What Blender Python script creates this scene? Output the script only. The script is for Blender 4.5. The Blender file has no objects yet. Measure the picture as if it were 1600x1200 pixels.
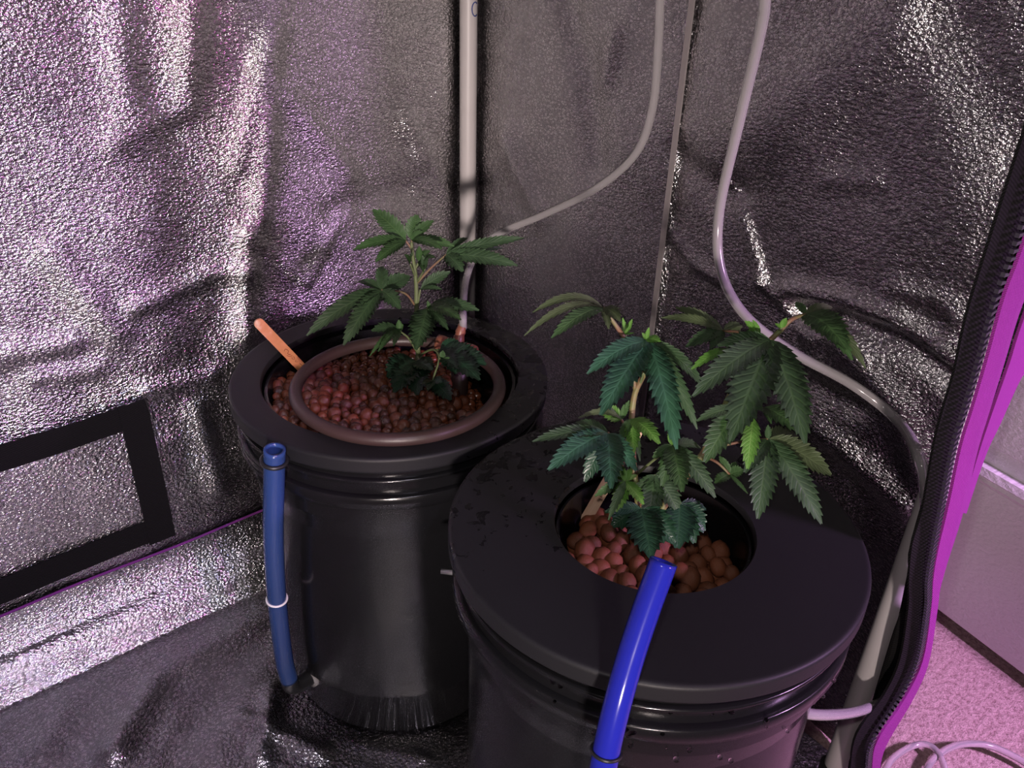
import bpy, bmesh, math, random
from mathutils import Vector, Matrix, noise

random.seed(7)
scene = bpy.context.scene
C = scene.collection

# ------------------------------------------------------------------ camera
# World frame: the tent's back corner is the origin, back wall on y = 0, right
# wall on x = 0, the tent's open front on y = -0.645, floor on z = 0.
FPX = 1302.0
CAM = Vector((-0.6466, -0.8562, 0.7566))
_p, _r = math.radians(28.99), math.radians(1.935)
FH = Vector((0.64917, 0.76064, 0.0))
RH = Vector((0.76064, -0.64917, 0.0))
FWD = FH * math.cos(_p) + Vector((0, 0, -math.sin(_p)))
_up = FH * math.sin(_p) + Vector((0, 0, math.cos(_p)))
RT = RH * math.cos(_r) + _up * math.sin(_r)
UP = -RH * math.sin(_r) + _up * math.cos(_r)
cam_data = bpy.data.cameras.new('camera')
cam_data.sensor_width = 36.0
cam_data.lens = 36.0 * FPX / 1600.0
cam_data.clip_start = 0.01
cam = bpy.data.objects.new('camera', cam_data)
cam.matrix_world = Matrix(((RT.x, UP.x, -FWD.x, CAM.x), (RT.y, UP.y, -FWD.y, CAM.y),
                           (RT.z, UP.z, -FWD.z, CAM.z), (0, 0, 0, 1)))
C.objects.link(cam)
scene.camera = cam

# ------------------------------------------------------------------ light
vs = scene.view_settings
vs.view_transform = 'Standard'
vs.look = 'None'
vs.gamma = 1.0
vs.use_curve_mapping = False
vs.exposure = -0.12
world = bpy.data.worlds.new('room_ambient')
world.use_nodes = True
world.node_tree.nodes['Background'].inputs[0].default_value = (0.95, 0.82, 0.90, 1)
world.node_tree.nodes['Background'].inputs[1].default_value = 0.05
scene.world = world


def light(name, kind, loc, target, energy, color, **kw):
    d = bpy.data.lights.new(name, kind)
    d.energy = energy
    d.color = color
    for k, v in kw.items():
        setattr(d, k, v)
    o = bpy.data.objects.new(name, d)
    o.location = loc
    o.rotation_euler = (Vector(target) - Vector(loc)).to_track_quat('-Z', 'Y').to_euler()
    C.objects.link(o)
    return o


# small warm light added low behind the camera to brighten the tent corner
light('corner_fill', 'AREA', (-1.28, -1.68, 0.55), (-0.05, -0.05, 0.50), 2.9, (1.0, 0.85, 0.80), shape='DISK', size=0.10,
      spread=math.radians(50))
# the phone's own flash beside the lens
light('phone_flash', 'POINT', CAM + UP * 0.035 - RT * 0.015, (0, 0, 0.4), 4.0, (1.0, 0.90, 0.88), shadow_soft_size=0.010)
# grow lamp standing outside the tent: separate red, blue and white diodes
LED = Vector((-0.62, -1.75, 1.25))
AIM = Vector((-1.02, 0.0, 0.45))
for nm, off, col, e in (('grow_lamp_red', (0.13, 0.05, 0.06), (1.0, 0.10, 0.75), 24),
                        ('grow_lamp_blue', (-0.13, 0, -0.03), (0.30, 0.38, 1.0), 27),
                        ('grow_lamp_white', (0, 0, -0.08), (0.95, 1.0, 0.95), 20)):
    light(nm, 'SPOT', LED + Vector(off), AIM + Vector(off) * 0.25, e, col, spot_size=math.radians(44), spot_blend=0.08,
          shadow_soft_size=0.012)
light('floor_fill_spot', 'SPOT', (-0.70, -1.30, 1.32), (-0.72, -0.22, 0.0), 26, (0.88, 0.80, 1.0), spot_size=math.radians(38), spot_blend=0.35,  # extra spot added to brighten the floor sheet
      shadow_soft_size=0.015)
# added light standing in for grow-lamp spill on carpet, closet door and tent edge
light('spill_fill_light', 'AREA', (0.10, -1.40, 0.80), (0.27, -0.72, 0.16), 8.0, (0.88, 0.48, 1.0), shape='DISK', size=0.12,
      spread=math.radians(100))
cy = scene.cycles
cy.denoising_prefilter = 'NONE'
cy.max_bounces = 6
cy.diffuse_bounces = 2
cy.glossy_bounces = 4
cy.transmission_bounces = 6
cy.caustics_reflective = False
cy.caustics_refractive = False
cy.sample_clamp_indirect = 4.0


# ------------------------------------------------------------------ helpers
def ray(px, py):
    return FWD * FPX + RT * (px - 800) - UP * (py - 600)


def at_h(px, py, h):           # point at horizontal distance h in front of the camera
    d = ray(px, py)
    return CAM + d * (h / d.dot(FH))


def at_z(px, py, z):
    d = ray(px, py)
    return CAM + d * ((z - CAM.z) / d.z)


def at_x(px, py, x):
    d = ray(px, py)
    return CAM + d * ((x - CAM.x) / d.x)


def at_y(px, py, y):
    d = ray(px, py)
    return CAM + d * ((y - CAM.y) / d.y)


def at_d(px, py, d):           # point at depth d along the view axis
    return CAM + ray(px, py) * (d / FPX)


def at_r(px, py, c, r):        # nearer point where the sight line meets an upright cylinder
    d = ray(px, py) / FPX
    ox, oy = CAM.x - c.x, CAM.y - c.y
    a = d.x ** 2 + d.y ** 2
    b = ox * d.x + oy * d.y
    q = b * b - a * (ox * ox + oy * oy - r * r)
    s = (-b - math.sqrt(q)) / a if q > 0 else -b / a
    return CAM + d * s


def link(name, me, mat=None, parent=None, smooth=True):
    if mat is not None and not me.materials:
        me.materials.append(mat)
    if smooth:
        for p in me.polygons:
            p.use_smooth = True
    o = bpy.data.objects.new(name, me)
    C.objects.link(o)
    if parent is not None:
        o.parent = parent
    return o


def mesh(name, verts, faces):
    me = bpy.data.meshes.new(name)
    me.from_pydata([tuple(v) for v in verts], [], faces)
    me.update()
    return me


def tag(o, label=None, cat=None, group=None, kind=None):
    if label:
        o['label'] = label
    if cat:
        o['category'] = cat
    if group:
        o['group'] = group
    if kind:
        o['kind'] = kind
    return o


def empty(name, loc=(0, 0, 0)):
    o = bpy.data.objects.new(name, None)
    o.empty_display_size = 0.02
    o.location = loc
    C.objects.link(o)
    return o


def setparent(o, parent):      # keep the world place of a mesh built in world coordinates
    o.parent = parent
    o.matrix_parent_inverse = Matrix.Translation(parent.location).inverted()
    return o


def spline(pts, n=8):
    pts = [Vector(p) for p in pts]
    if len(pts) < 3:
        return [pts[0].lerp(pts[-1], i / n) for i in range(n + 1)]
    e = [2 * pts[0] - pts[1]] + pts + [2 * pts[-1] - pts[-2]]
    out = []
    for i in range(1, len(e) - 2):
        a, b, c, d = e[i - 1], e[i], e[i + 1], e[i + 2]
        for k in range(n):
            t = k / n
            out.append(0.5 * ((2 * b) + (c - a) * t + (2 * a - 5 * b + 4 * c - d) * t * t + (3 * b - a - 3 * c + d) * t ** 3))
    out.append(pts[-1])
    return out


def tube_geo(path, r, seg=12, close=True, inner=None, cyclic=False):
    """tube along a path; r a number or a list; inner = inner radius for a hollow tube"""
    n = len(path)
    rs = r if isinstance(r, (list, tuple)) else [r] * n
    V, F = [], []
    nrm = None
    rings = []
    for i in range(n):
        if cyclic:
            t = (path[(i + 1) % n] - path[i - 1]).normalized()
        else:
            t = (path[min(i + 1, n - 1)] - path[max(i - 1, 0)]).normalized()
        if nrm is None:
            nrm = t.orthogonal().normalized()
        nrm = (nrm - t * nrm.dot(t)).normalized()
        b = t.cross(nrm)
        rings.append((path[i], nrm.copy(), b))

    def shell(scale, flip):
        base = len(V)
        for i, (c, nn, b) in enumerate(rings):
            rr = rs[i] * scale
            for k in range(seg):
                a = 2 * math.pi * k / seg
                V.append(c + nn * (rr * math.cos(a)) + b * (rr * math.sin(a)))
        m = n if cyclic else n - 1
        for i in range(m):
            j = (i + 1) % n
            for k in range(seg):
                q = [base + i * seg + k, base + i * seg + (k + 1) % seg, base + j * seg + (k + 1) % seg, base + j * seg + k]
                F.append(q[::-1] if flip else q)
        return base
    b0 = shell(1.0, False)
    if inner:
        b1 = shell(inner, True)
        for i, s in ((0, 1), (n - 1, -1)):
            for k in range(seg):
                q = [b0 + i * seg + k, b1 + i * seg + k, b1 + i * seg + (k + 1) % seg, b0 + i * seg + (k + 1) % seg]
                F.append(q if s > 0 else q[::-1])
    elif close and not cyclic:
        F.append([b0 + k for k in range(seg)][::-1])
        F.append([b0 + (n - 1) * seg + k for k in range(seg)])
    return V, F


def tube(name, path, r, mat, parent=None, seg=12, **kw):
    V, F = tube_geo(path, r, seg, **kw)
    o = link(name, mesh(name, V, F), mat)
    if parent is not None:
        setparent(o, parent)
    return o


def lathe(name, prof, mat, parent=None, seg=72, closed=False):
    """profile of (radius, z) turned about the z axis"""
    V, F = [], []
    n = len(prof)
    for r, z in prof:
        for k in range(seg):
            a = 2 * math.pi * k / seg
            V.append((r * math.cos(a), r * math.sin(a), z))
    for i in range(n if closed else n - 1):
        j = (i + 1) % n
        for k in range(seg):
            F.append([i * seg + k, i * seg + (k + 1) % seg, j * seg + (k + 1) % seg, j * seg + k])
    o = link(name, mesh(name, V, F), mat, parent)
    bev = o.modifiers.new('edge', 'EDGE_SPLIT')
    bev.split_angle = math.radians(50)
    return o


def ribbon(name, left, right, thick, mat, parent=None, n=6, out=None):
    """a strip of cloth between two rails, with thickness"""
    L, R = spline(left, n), spline(right, n)
    m = len(L)
    V, F = [], []
    for i in range(m):
        t = (L[min(i + 1, m - 1)] - L[max(i - 1, 0)])
        nn = t.cross(R[i] - L[i])
        nn = nn.normalized() if nn.length > 1e-9 else Vector((0, -1, 0))
        h = nn * (thick / 2)
        mid = L[i].lerp(R[i], 0.5) + (out * 1.0 if out else Vector())
        V += [L[i] + h, mid + h, R[i] + h, R[i] - h, mid - h, L[i] - h]
    for i in range(m - 1):
        for k in range(6):
            F.append([i * 6 + k, i * 6 + (k + 1) % 6, (i + 1) * 6 + (k + 1) % 6, (i + 1) * 6 + k])
    F.append([0, 1, 2, 3, 4, 5])
    F.append([(m - 1) * 6 + k for k in range(6)][::-1])
    o = link(name, mesh(name, V, F), mat)
    bm = bmesh.new()
    bm.from_mesh(o.data)
    bmesh.ops.recalc_face_normals(bm, faces=bm.faces)
    bm.to_mesh(o.data)
    bm.free()
    es = o.modifiers.new('edge', 'EDGE_SPLIT')
    es.split_angle = math.radians(50)
    if parent is not None:
        setparent(o, parent)
    return o


def box_geo(lo, hi):
    (x0, y0, z0), (x1, y1, z1) = lo, hi
    V = [(x0, y0, z0), (x1, y0, z0), (x1, y1, z0), (x0, y1, z0), (x0, y0, z1), (x1, y0, z1), (x1, y1, z1), (x0, y1, z1)]
    F = [[0, 3, 2, 1], [4, 5, 6, 7], [0, 1, 5, 4], [1, 2, 6, 5], [2, 3, 7, 6], [3, 0, 4, 7]]
    return V, F


# ------------------------------------------------------------------ materials
def mat(name, base=(0.5, 0.5, 0.5), rough=0.5, metal=0.0, trans=0.0, ior=1.45, spec=0.5, coat=0.0):
    m = bpy.data.materials.new(name)
    m.use_nodes = True
    b = m.node_tree.nodes['Principled BSDF']
    b.inputs['Base Color'].default_value = (*base, 1)
    b.inputs['Roughness'].default_value = rough
    b.inputs['Metallic'].default_value = metal
    b.inputs['Transmission Weight'].default_value = trans
    b.inputs['IOR'].default_value = ior
    b.inputs['Specular IOR Level'].default_value = spec
    b.inputs['Coat Weight'].default_value = coat
    return m


class NT:
    def __init__(self, m):
        self.t = m.node_tree
        self.b = self.t.nodes['Principled BSDF']

    def node(self, kind, **kw):
        n = self.t.nodes.new(kind)
        for k, v in kw.items():
            if k in n.inputs:
                n.inputs[k].default_value = v
            else:
                setattr(n, k, v)
        return n

    def link(self, a, b):
        self.t.links.new(a, b)

    def coords(self, which='Object'):
        return self.node('ShaderNodeTexCoord').outputs[which]

    def noise(self, scale, detail=3.0, rough=0.55, vec=None, dist=0.0):
        n = self.node('ShaderNodeTexNoise', Scale=scale, Detail=detail, Roughness=rough, Distortion=dist)
        self.link(vec if vec is not None else self.coords(), n.inputs['Vector'])
        return n.outputs['Fac']

    def ramp(self, fac, stops):
        n = self.node('ShaderNodeValToRGB')
        el = n.color_ramp.elements
        while len(el) < len(stops):
            el.new(0.5)
        for e, (p, c) in zip(el, stops):
            e.position = p
            e.color = (*c, 1) if len(c) == 3 else c
        self.link(fac, n.inputs['Fac'])
        return n.outputs['Color']

    def bump(self, height, strength, dist=0.001, prev=None):
        n = self.node('ShaderNodeBump', Strength=strength, Distance=dist)
        self.link(height, n.inputs['Height'])
        if prev is not None:
            self.link(prev, n.inputs['Normal'])
        return n.outputs['Normal']


def make_mylar(name, base, rough):
    m = mat(name, base, rough, metal=1.0)
    t = NT(m)
    co = t.coords()
    mp = t.node('ShaderNodeMapping')
    mp.inputs['Scale'].default_value = (0.8, 0.8, 1.3)
    t.link(co, mp.inputs['Vector'])
    vor = t.node('ShaderNodeTexVoronoi', Scale=310.0)
    t.link(mp.outputs[0], vor.inputs['Vector'])
    fine = t.noise(700, 1.5, 0.6, vec=mp.outputs[0])
    add = t.node('ShaderNodeMath', operation='MULTIPLY_ADD')
    add.inputs[1].default_value = 0.9
    t.link(vor.outputs['Distance'], add.inputs[0])
    t.link(fine, add.inputs[2])
    t.link(t.bump(add.outputs[0], 0.55, 0.0016), t.b.inputs['Normal'])
    lo = tuple(c * 0.46 for c in base)
    t.link(t.ramp(add.outputs[0], [(0.66, base), (1.0, lo)]), t.b.inputs['Base Color'])  # light-and-shade contrast of the embossed grain painted into base colour
    return m


M = {}
M['mylar'] = make_mylar('silver_mylar', (0.92, 0.89, 0.90), 0.20)
M['mylar_floor'] = make_mylar('silver_floor_sheet', (0.90, 0.88, 0.91), 0.20)

M['mylar_seam'] = mat('dull_silver_seam_tape', (0.30, 0.27, 0.27), 0.6, metal=0.5)

M['plastic'] = mat('black_bucket_plastic', (0.007, 0.007, 0.008), 0.2, spec=0.4)
t = NT(M['plastic'])
t.link(t.bump(t.noise(60, 3), 0.05, 0.002), t.b.inputs['Normal'])
rg = t.node('ShaderNodeMapRange')
rg.inputs['To Min'].default_value = 0.10
rg.inputs['To Max'].default_value = 0.26
t.link(t.noise(25, 4), rg.inputs['Value'])
t.link(rg.outputs[0], t.b.inputs['Roughness'])


def make_lid(name, wet_dir):
    m = mat(name, (0.020, 0.020, 0.023), 0.5, spec=0.35)
    t = NT(m)
    co = t.coords()
    # wet blotches with their own shape on one side of the lid
    sep = t.node('ShaderNodeVectorMath', operation='DOT_PRODUCT')
    sep.inputs[1].default_value = wet_dir
    t.link(co, sep.inputs[0])
    nz = t.noise(75, 4, 0.62, dist=0.6)
    s = t.node('ShaderNodeMath', operation='MULTIPLY_ADD')
    s.inputs[1].default_value = 1.6
    t.link(sep.outputs['Value'], s.inputs[0])
    t.link(nz, s.inputs[2])
    wet = t.ramp(s.outputs[0], [(0.66, (0, 0, 0)), (0.70, (1, 1, 1))])
    mix = t.node('ShaderNodeMixRGB')
    mix.inputs[1].default_value = (0.009, 0.009, 0.0105, 1)
    mix.inputs[2].default_value = (0.004, 0.004, 0.005, 1)
    t.link(wet, mix.inputs[0])
    t.link(mix.outputs[0], t.b.inputs['Base Color'])
    r = t.node('ShaderNodeMapRange')
    r.inputs['To Min'].default_value = 0.52
    r.inputs['To Max'].default_value = 0.12
    t.link(wet, r.inputs['Value'])
    t.link(r.outputs[0], t.b.inputs['Roughness'])
    nb = t.bump(t.noise(700, 2), 0.12, 0.0006)
    t.link(t.bump(wet, 0.25, 0.0008, nb), t.b.inputs['Normal'])
    return m


M['lid_a'] = make_lid('bucket_lid_wet', (1.0, -0.15, 0.0))
M['lid_b'] = make_lid('bucket_lid_matte', (0.25, 0.9, 0.0))

M['clay'] = mat('wet_clay', (0.22, 0.06, 0.032), 0.20, spec=0.9)
M['clay_dry'] = mat('damp_clay', (0.27, 0.075, 0.042), 0.55)
for k, lo, hi in (('clay', (0.040, 0.016, 0.008), (0.22, 0.062, 0.026)), ('clay_dry', (0.10, 0.035, 0.016), (0.21, 0.068, 0.030))):
    t = NT(M[k])
    oi = t.node('ShaderNodeObjectInfo')
    mx = t.node('ShaderNodeMath', operation='ADD')
    mul = t.node('ShaderNodeMath', operation='MULTIPLY')
    mul.inputs[1].default_value = 0.6
    t.link(oi.outputs['Random'], mul.inputs[0])
    t.link(mul.outputs[0], mx.inputs[0])
    m2 = t.node('ShaderNodeMath', operation='MULTIPLY')
    m2.inputs[1].default_value = 0.5
    t.link(t.noise(160, 4, 0.6, vec=t.node('ShaderNodeNewGeometry').outputs['Position']), m2.inputs[0])
    t.link(m2.outputs[0], mx.inputs[1])
    t.link(t.ramp(mx.outputs[0], [(0.2, lo), (0.85, hi)]), t.b.inputs['Base Color'])
    t.link(t.bump(t.noise(500, 3), 0.35, 0.0008), t.b.inputs['Normal'])

M['ring'] = mat('dull_brown_hose', (0.042, 0.024, 0.023), 0.42)
M['fitting'] = mat('rust_brown_fitting', (0.19, 0.070, 0.042), 0.38)
for k in ('ring', 'fitting'):
    t = NT(M[k])
    t.link(t.bump(t.noise(300, 3), 0.2, 0.0006), t.b.inputs['Normal'])

M['pole'] = mat('white_painted_pole', (0.62, 0.58, 0.58), 0.42)
t = NT(M['pole'])
t.link(t.ramp(t.noise(14, 3), [(0.3, (0.44, 0.41, 0.41)), (0.7, (0.50, 0.47, 0.47))]), t.b.inputs['Base Color'])
M['ink_blue'] = mat('blue_marker_ink', (0.03, 0.05, 0.20), 0.6)
M['ink_red'] = mat('red_brown_ink', (0.14, 0.025, 0.012), 0.6)
M['clear'] = mat('clear_vinyl_tube', (0.84, 0.80, 0.82), 0.12, trans=0.72, ior=1.35)
M['blue_l'] = mat('translucent_blue_tube', (0.04, 0.085, 0.27), 0.14, trans=0.45, ior=1.4)
M['blue_r'] = mat('bright_blue_tube', (0.017, 0.022, 0.34), 0.16, trans=0.25, ior=1.4)
for k in ('clear', 'blue_l', 'blue_r'):
    t = NT(M[k])
    t.link(t.bump(t.noise(40, 2), 0.08, 0.001), t.b.inputs['Normal'])
M['oring'] = mat('white_rubber_ring', (0.75, 0.73, 0.75), 0.4)
M['rubber'] = mat('black_rubber', (0.012, 0.012, 0.013), 0.35)
M['chrome'] = mat('metal_pin', (0.6, 0.6, 0.6), 0.3, metal=0.9)
M['water'] = mat('water', (1, 1, 1), 0.02, trans=1.0, ior=1.33)


def make_weave(name, base, dark, scale, rough=0.75, spec=0.3):
    m = mat(name, base, rough, spec=spec)
    t = NT(m)
    w1 = t.node('ShaderNodeTexWave', Scale=scale, Distortion=1.5, bands_direction='DIAGONAL')
    t.link(t.coords(), w1.inputs['Vector'])
    t.link(t.ramp(w1.outputs['Fac'], [(0.1, dark), (0.7, base)]), t.b.inputs['Base Color'])
    n1 = t.bump(w1.outputs['Fac'], 0.5, 0.0008)
    t.link(t.bump(t.noise(500, 3), 0.3, 0.0006, n1), t.b.inputs['Normal'])
    return m


M['webbing'] = make_weave('black_webbing', (0.009, 0.0085, 0.009), (0.004, 0.004, 0.004), 260, 0.8, 0.12)
M['tape'] = make_weave('black_zipper_tape', (0.009, 0.0085, 0.009), (0.004, 0.004, 0.004), 300, 0.8, 0.12)
M['purple'] = make_weave('purple_nylon', (0.25, 0.024, 0.23), (0.17, 0.015, 0.17), 420, 0.6)
M['piping'] = make_weave('dull_purple_piping', (0.20, 0.035, 0.24), (0.14, 0.02, 0.17), 420, 0.6)
M['tooth'] = mat('dark_zipper_tooth', (0.035, 0.03, 0.042), 0.3)
M['thread'] = mat('black_thread', (0.01, 0.01, 0.01), 0.8)

M['wood'] = mat('pale_craft_wood', (0.60, 0.40, 0.27), 0.6)
t = NT(M['wood'])
mp = t.node('ShaderNodeMapping')
mp.inputs['Scale'].default_value = (1, 14, 14)
t.link(t.coords(), mp.inputs['Vector'])
grain = t.noise(40, 4, 0.6, vec=mp.outputs[0])
t.link(t.ramp(grain, [(0.3, (0.50, 0.31, 0.20)), (0.7, (0.66, 0.46, 0.33))]), t.b.inputs['Base Color'])
M['wood_stained'] = mat('clay_stained_craft_wood', (0.5, 0.2, 0.1), 0.6)
t = NT(M['wood_stained'])
sx = t.node('ShaderNodeSeparateXYZ')
t.link(t.coords(), sx.inputs[0])
ad = t.node('ShaderNodeMath', operation='MULTIPLY_ADD')
ad.inputs[1].default_value = 9.0
t.link(sx.outputs['X'], ad.inputs[0])
t.link(t.noise(120, 3), ad.inputs[2])
t.link(t.ramp(ad.outputs[0], [(0.36, (0.62, 0.43, 0.31)), (0.62, (0.50, 0.20, 0.10)), (0.95, (0.42, 0.17, 0.07))]),
       t.b.inputs['Base Color'])

M['carpet'] = mat('pale_pile_carpet', (0.60, 0.50, 0.48), 0.95, spec=0.1)
t = NT(M['carpet'])
cn = t.noise(170, 5, 0.75)
t.link(t.ramp(cn, [(0.34, (0.32, 0.21, 0.20)), (0.55, (0.60, 0.44, 0.42)), (0.75, (0.72, 0.55, 0.53))]), t.b.inputs['Base Color'])
t.link(t.bump(cn, 0.9, 0.006), t.b.inputs['Normal'])

M['white_door'] = mat('white_embossed_door_paint', (0.72, 0.70, 0.72), 0.45)
t = NT(M['white_door'])
mp = t.node('ShaderNodeMapping')
mp.inputs['Scale'].default_value = (1, 0.16, 1.6)
t.link(t.coords(), mp.inputs['Vector'])
gr = t.noise(130, 4, 0.65, vec=mp.outputs[0])
t.link(t.bump(gr, 0.7, 0.0022), t.b.inputs['Normal'])


def make_leaf(name, dark, lightc, rough=0.45):
    m = mat(name, dark, rough, spec=0.45)
    t = NT(m)
    uv = t.node('ShaderNodeUVMap', uv_map='UVMap')
    sp = t.node('ShaderNodeSeparateXYZ')
    t.link(uv.outputs[0], sp.inputs[0])
    c = t.node('ShaderNodeMath', operation='SUBTRACT')
    c.inputs[1].default_value = 0.5
    t.link(sp.outputs['X'], c.inputs[0])
    ab = t.node('ShaderNodeMath', operation='ABSOLUTE')
    t.link(c.outputs[0], ab.inputs[0])
    # side veins run forward from the midrib
    v = t.node('ShaderNodeMath', operation='MULTIPLY_ADD')
    v.inputs[1].default_value = -0.30
    t.link(ab.outputs[0], v.inputs[0])
    t.link(sp.outputs['Y'], v.inputs[2])
    k = t.node('ShaderNodeMath', operation='MULTIPLY')
    k.inputs[1].default_value = 13.0
    t.link(v.outputs[0], k.inputs[0])
    pp = t.node('ShaderNodeMath', operation='PINGPONG')
    pp.inputs[1].default_value = 0.5
    t.link(k.outputs[0], pp.inputs[0])
    vein = t.ramp(pp.outputs[0], [(0.02, (1, 1, 1)), (0.22, (0, 0, 0))])
    mid = t.ramp(ab.outputs[0], [(0.015, (1, 1, 1)), (0.06, (0, 0, 0))])
    mxv = t.node('ShaderNodeMixRGB', blend_type='LIGHTEN')
    mxv.inputs[0].default_value = 1
    t.link(vein, mxv.inputs[1])
    t.link(mid, mxv.inputs[2])
    f = t.node('ShaderNodeMath', operation='MULTIPLY')
    f.inputs[1].default_value = 0.42
    t.link(mxv.outputs[0], f.inputs[0])
    base = t.ramp(t.noise(45, 3, vec=t.node('ShaderNodeNewGeometry').outputs['Position']),
                  [(0.3, tuple(x * 0.75 for x in dark)), (0.7, tuple(x * 1.25 for x in dark))])
    mix = t.node('ShaderNodeMixRGB')
    mix.inputs[2].default_value = (*lightc, 1)
    t.link(f.outputs[0], mix.inputs[0])
    t.link(base, mix.inputs[1])
    t.link(mix.outputs[0], t.b.inputs['Base Color'])
    inv = t.node('ShaderNodeInvert')
    t.link(mxv.outputs[0], inv.inputs['Color'])
    nb = t.bump(inv.outputs[0], 0.3, 0.0009)
    t.link(nb, t.b.inputs['Normal'])
    tr = t.node('ShaderNodeBsdfTranslucent')
    t.link(mix.outputs[0], tr.inputs['Color'])
    ms = t.node('ShaderNodeMixShader')
    ms.inputs[0].default_value = 0.22
    t.link(t.b.outputs[0], ms.inputs[1])
    t.link(tr.outputs[0], ms.inputs[2])
    t.link(ms.outputs[0], t.t.nodes['Material Output'].inputs['Surface'])
    return m


M['leaf_dark'] = make_leaf('dark_green_leaf', (0.042, 0.085, 0.038), (0.075, 0.14, 0.055))
M['leaf_deep'] = make_leaf('deep_green_leaf', (0.018, 0.055, 0.030), (0.035, 0.09, 0.045), 0.32)
M['leaf_led_sheen'] = make_leaf('led_sheen_leaf', (0.038, 0.115, 0.064), (0.075, 0.20, 0.12), 0.4)  # bluish LED sheen painted into the leaf colour
M['leaf_mid'] = make_leaf('mid_green_leaf', (0.052, 0.115, 0.040), (0.10, 0.19, 0.065))
M['leaf_bright'] = make_leaf('bright_green_new_leaf', (0.105, 0.27, 0.045), (0.22, 0.40, 0.10))
M['leaf_olive'] = make_leaf('olive_leaf', (0.075, 0.105, 0.048), (0.11, 0.15, 0.07))
M['stem'] = mat('brown_green_stem', (0.16, 0.13, 0.055), 0.5)
t = NT(M['stem'])
t.link(t.ramp(t.noise(90, 3), [(0.3, (0.19, 0.09, 0.055)), (0.7, (0.14, 0.19, 0.06))]), t.b.inputs['Base Color'])
M['petiole'] = mat('reddish_petiole', (0.17, 0.09, 0.06), 0.5)
t = NT(M['petiole'])
t.link(t.ramp(t.noise(120, 3), [(0.3, (0.20, 0.085, 0.065)), (0.7, (0.13, 0.14, 0.055))]), t.b.inputs['Base Color'])
M['green_stem'] = mat('green_stem', (0.11, 0.14, 0.06), 0.45)


# ------------------------------------------------------------------ the tent
def seg_dist(p, a, b):
    ab, ap = (b[0] - a[0], b[1] - a[1]), (p[0] - a[0], p[1] - a[1])
    L = ab[0] ** 2 + ab[1] ** 2
    s = max(0.0, min(1.0, (ap[0] * ab[0] + ap[1] * ab[1]) / L)) if L else 0
    dx, dy = ap[0] - s * ab[0], ap[1] - s * ab[1]
    return math.hypot(dx, dy), s, (ab[0] * dy - ab[1] * dx)


def folds(p, creases):
    h = 0.0
    for pts, amp, wid in creases:
        best = min(seg_dist(p, pts[i], pts[i + 1])[0] for i in range(len(pts) - 1))
        if best < 3 * wid:
            h += amp * math.exp(-(best / wid) ** 2)
    return h


def grid(name, nu, nv, fn, m):
    V = [fn(i / nu, j / nv) for j in range(nv + 1) for i in range(nu + 1)]
    F = [[j * (nu + 1) + i, j * (nu + 1) + i + 1, (j + 1) * (nu + 1) + i + 1, (j + 1) * (nu + 1) + i]
         for j in range(nv) for i in range(nu)]
    return link(name, mesh(name, V, F), m)


TENT_W, TENT_D, TENT_H = 1.25, 0.676, 1.45


def bA(*pts):                   # crease on the back wall given as picture points
    return [(lambda q: (q.x, q.z))(at_y(x, y, 0.0)) for x, y in pts]


def bB(*pts):                   # crease on the right wall
    return [(lambda q: (q.y, q.z))(at_x(x, y, 0.0)) for x, y in pts]


creaseA = [
    (bA((420, 60), (405, 340), (385, 365), (385, 520)), 0.010, 0.014),
    (bA((385, 362), (478, 440), (530, 345), (550, 330)), 0.004, 0.007),
    (bA((180, 0), (200, 160)), 0.007, 0.018), (bA((300, 0), (290, 120)), 0.008, 0.016),
    (bA((180, 220), (290, 165)), 0.006, 0.014), (bA((400, 90), (370, 260)), 0.006, 0.010),
    (bA((215, 480), (330, 430), (390, 420)), 0.006, 0.012), (bA((80, 400), (180, 520)), 0.006, 0.016),
    (bA((0, 560), (110, 540)), 0.007, 0.014), (bA((450, 150), (545, 270)), 0.006, 0.013),
    (bA((640, 190), (700, 300)), 0.006, 0.015), (bA((600, 40), (720, 60)), 0.005, 0.02),
    (bA((520, 330), (640, 300)), -0.006, 0.015), (bA((230, 610), (330, 590)), 0.005, 0.010),
    (bA((310, 640), (340, 760)), 0.006, 0.014), (bA((150, 580), (60, 590)), 0.005, 0.012),
]
creaseB = [
    (bB((1138, 280), (1165, 350), (1183, 420), (1186, 440)), -0.006, 0.0045),
    (bB((1186, 440), (1215, 470), (1235, 500), (1260, 530)), -0.007, 0.006),
    (bB((1060, 250), (1110, 290), (1150, 300)), 0.008, 0.016),
    (bB((1230, 455), (1320, 470), (1400, 500), (1500, 575)), -0.010, 0.010),
    (bB((1240, 490), (1330, 505), (1420, 540), (1490, 600)), 0.012, 0.012),
    (bB((1040, 360), (1085, 420), (1130, 440)), -0.005, 0.006),
    (bB((1400, 450), (1470, 470), (1500, 500), (1480, 545)), -0.004, 0.008),
    (bB((880, 0), (915, 120), (930, 250)), 0.007, 0.020), (bB((790, 220), (840, 330)), -0.006, 0.018),
    (bB((960, 60), (940, 130)), -0.005, 0.012), (bB((1300, 520), (1400, 640), (1430, 760)), -0.008, 0.014),
    (bB((1220, 640), (1300, 700), (1400, 800)), -0.009, 0.014), (bB((1250, 600), (1330, 640)), 0.008, 0.012),
    (bB((1200, 200), (1420, 20)), -0.008, 0.035), (bB((1300, 280), (1370, 280)), -0.003, 0.008),
    (bB((1500, 20), (1590, 230)), 0.006, 0.025),
]


def lumps(a, b, s):
    return (0.011 * noise.noise(Vector((a * 5.5, b * 4.0, s))) + 0.0035 * noise.noise(Vector((a * 13, b * 11, s + 5)))
            + 0.0007 * noise.noise(Vector((a * 34, b * 30, s + 9))))


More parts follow.
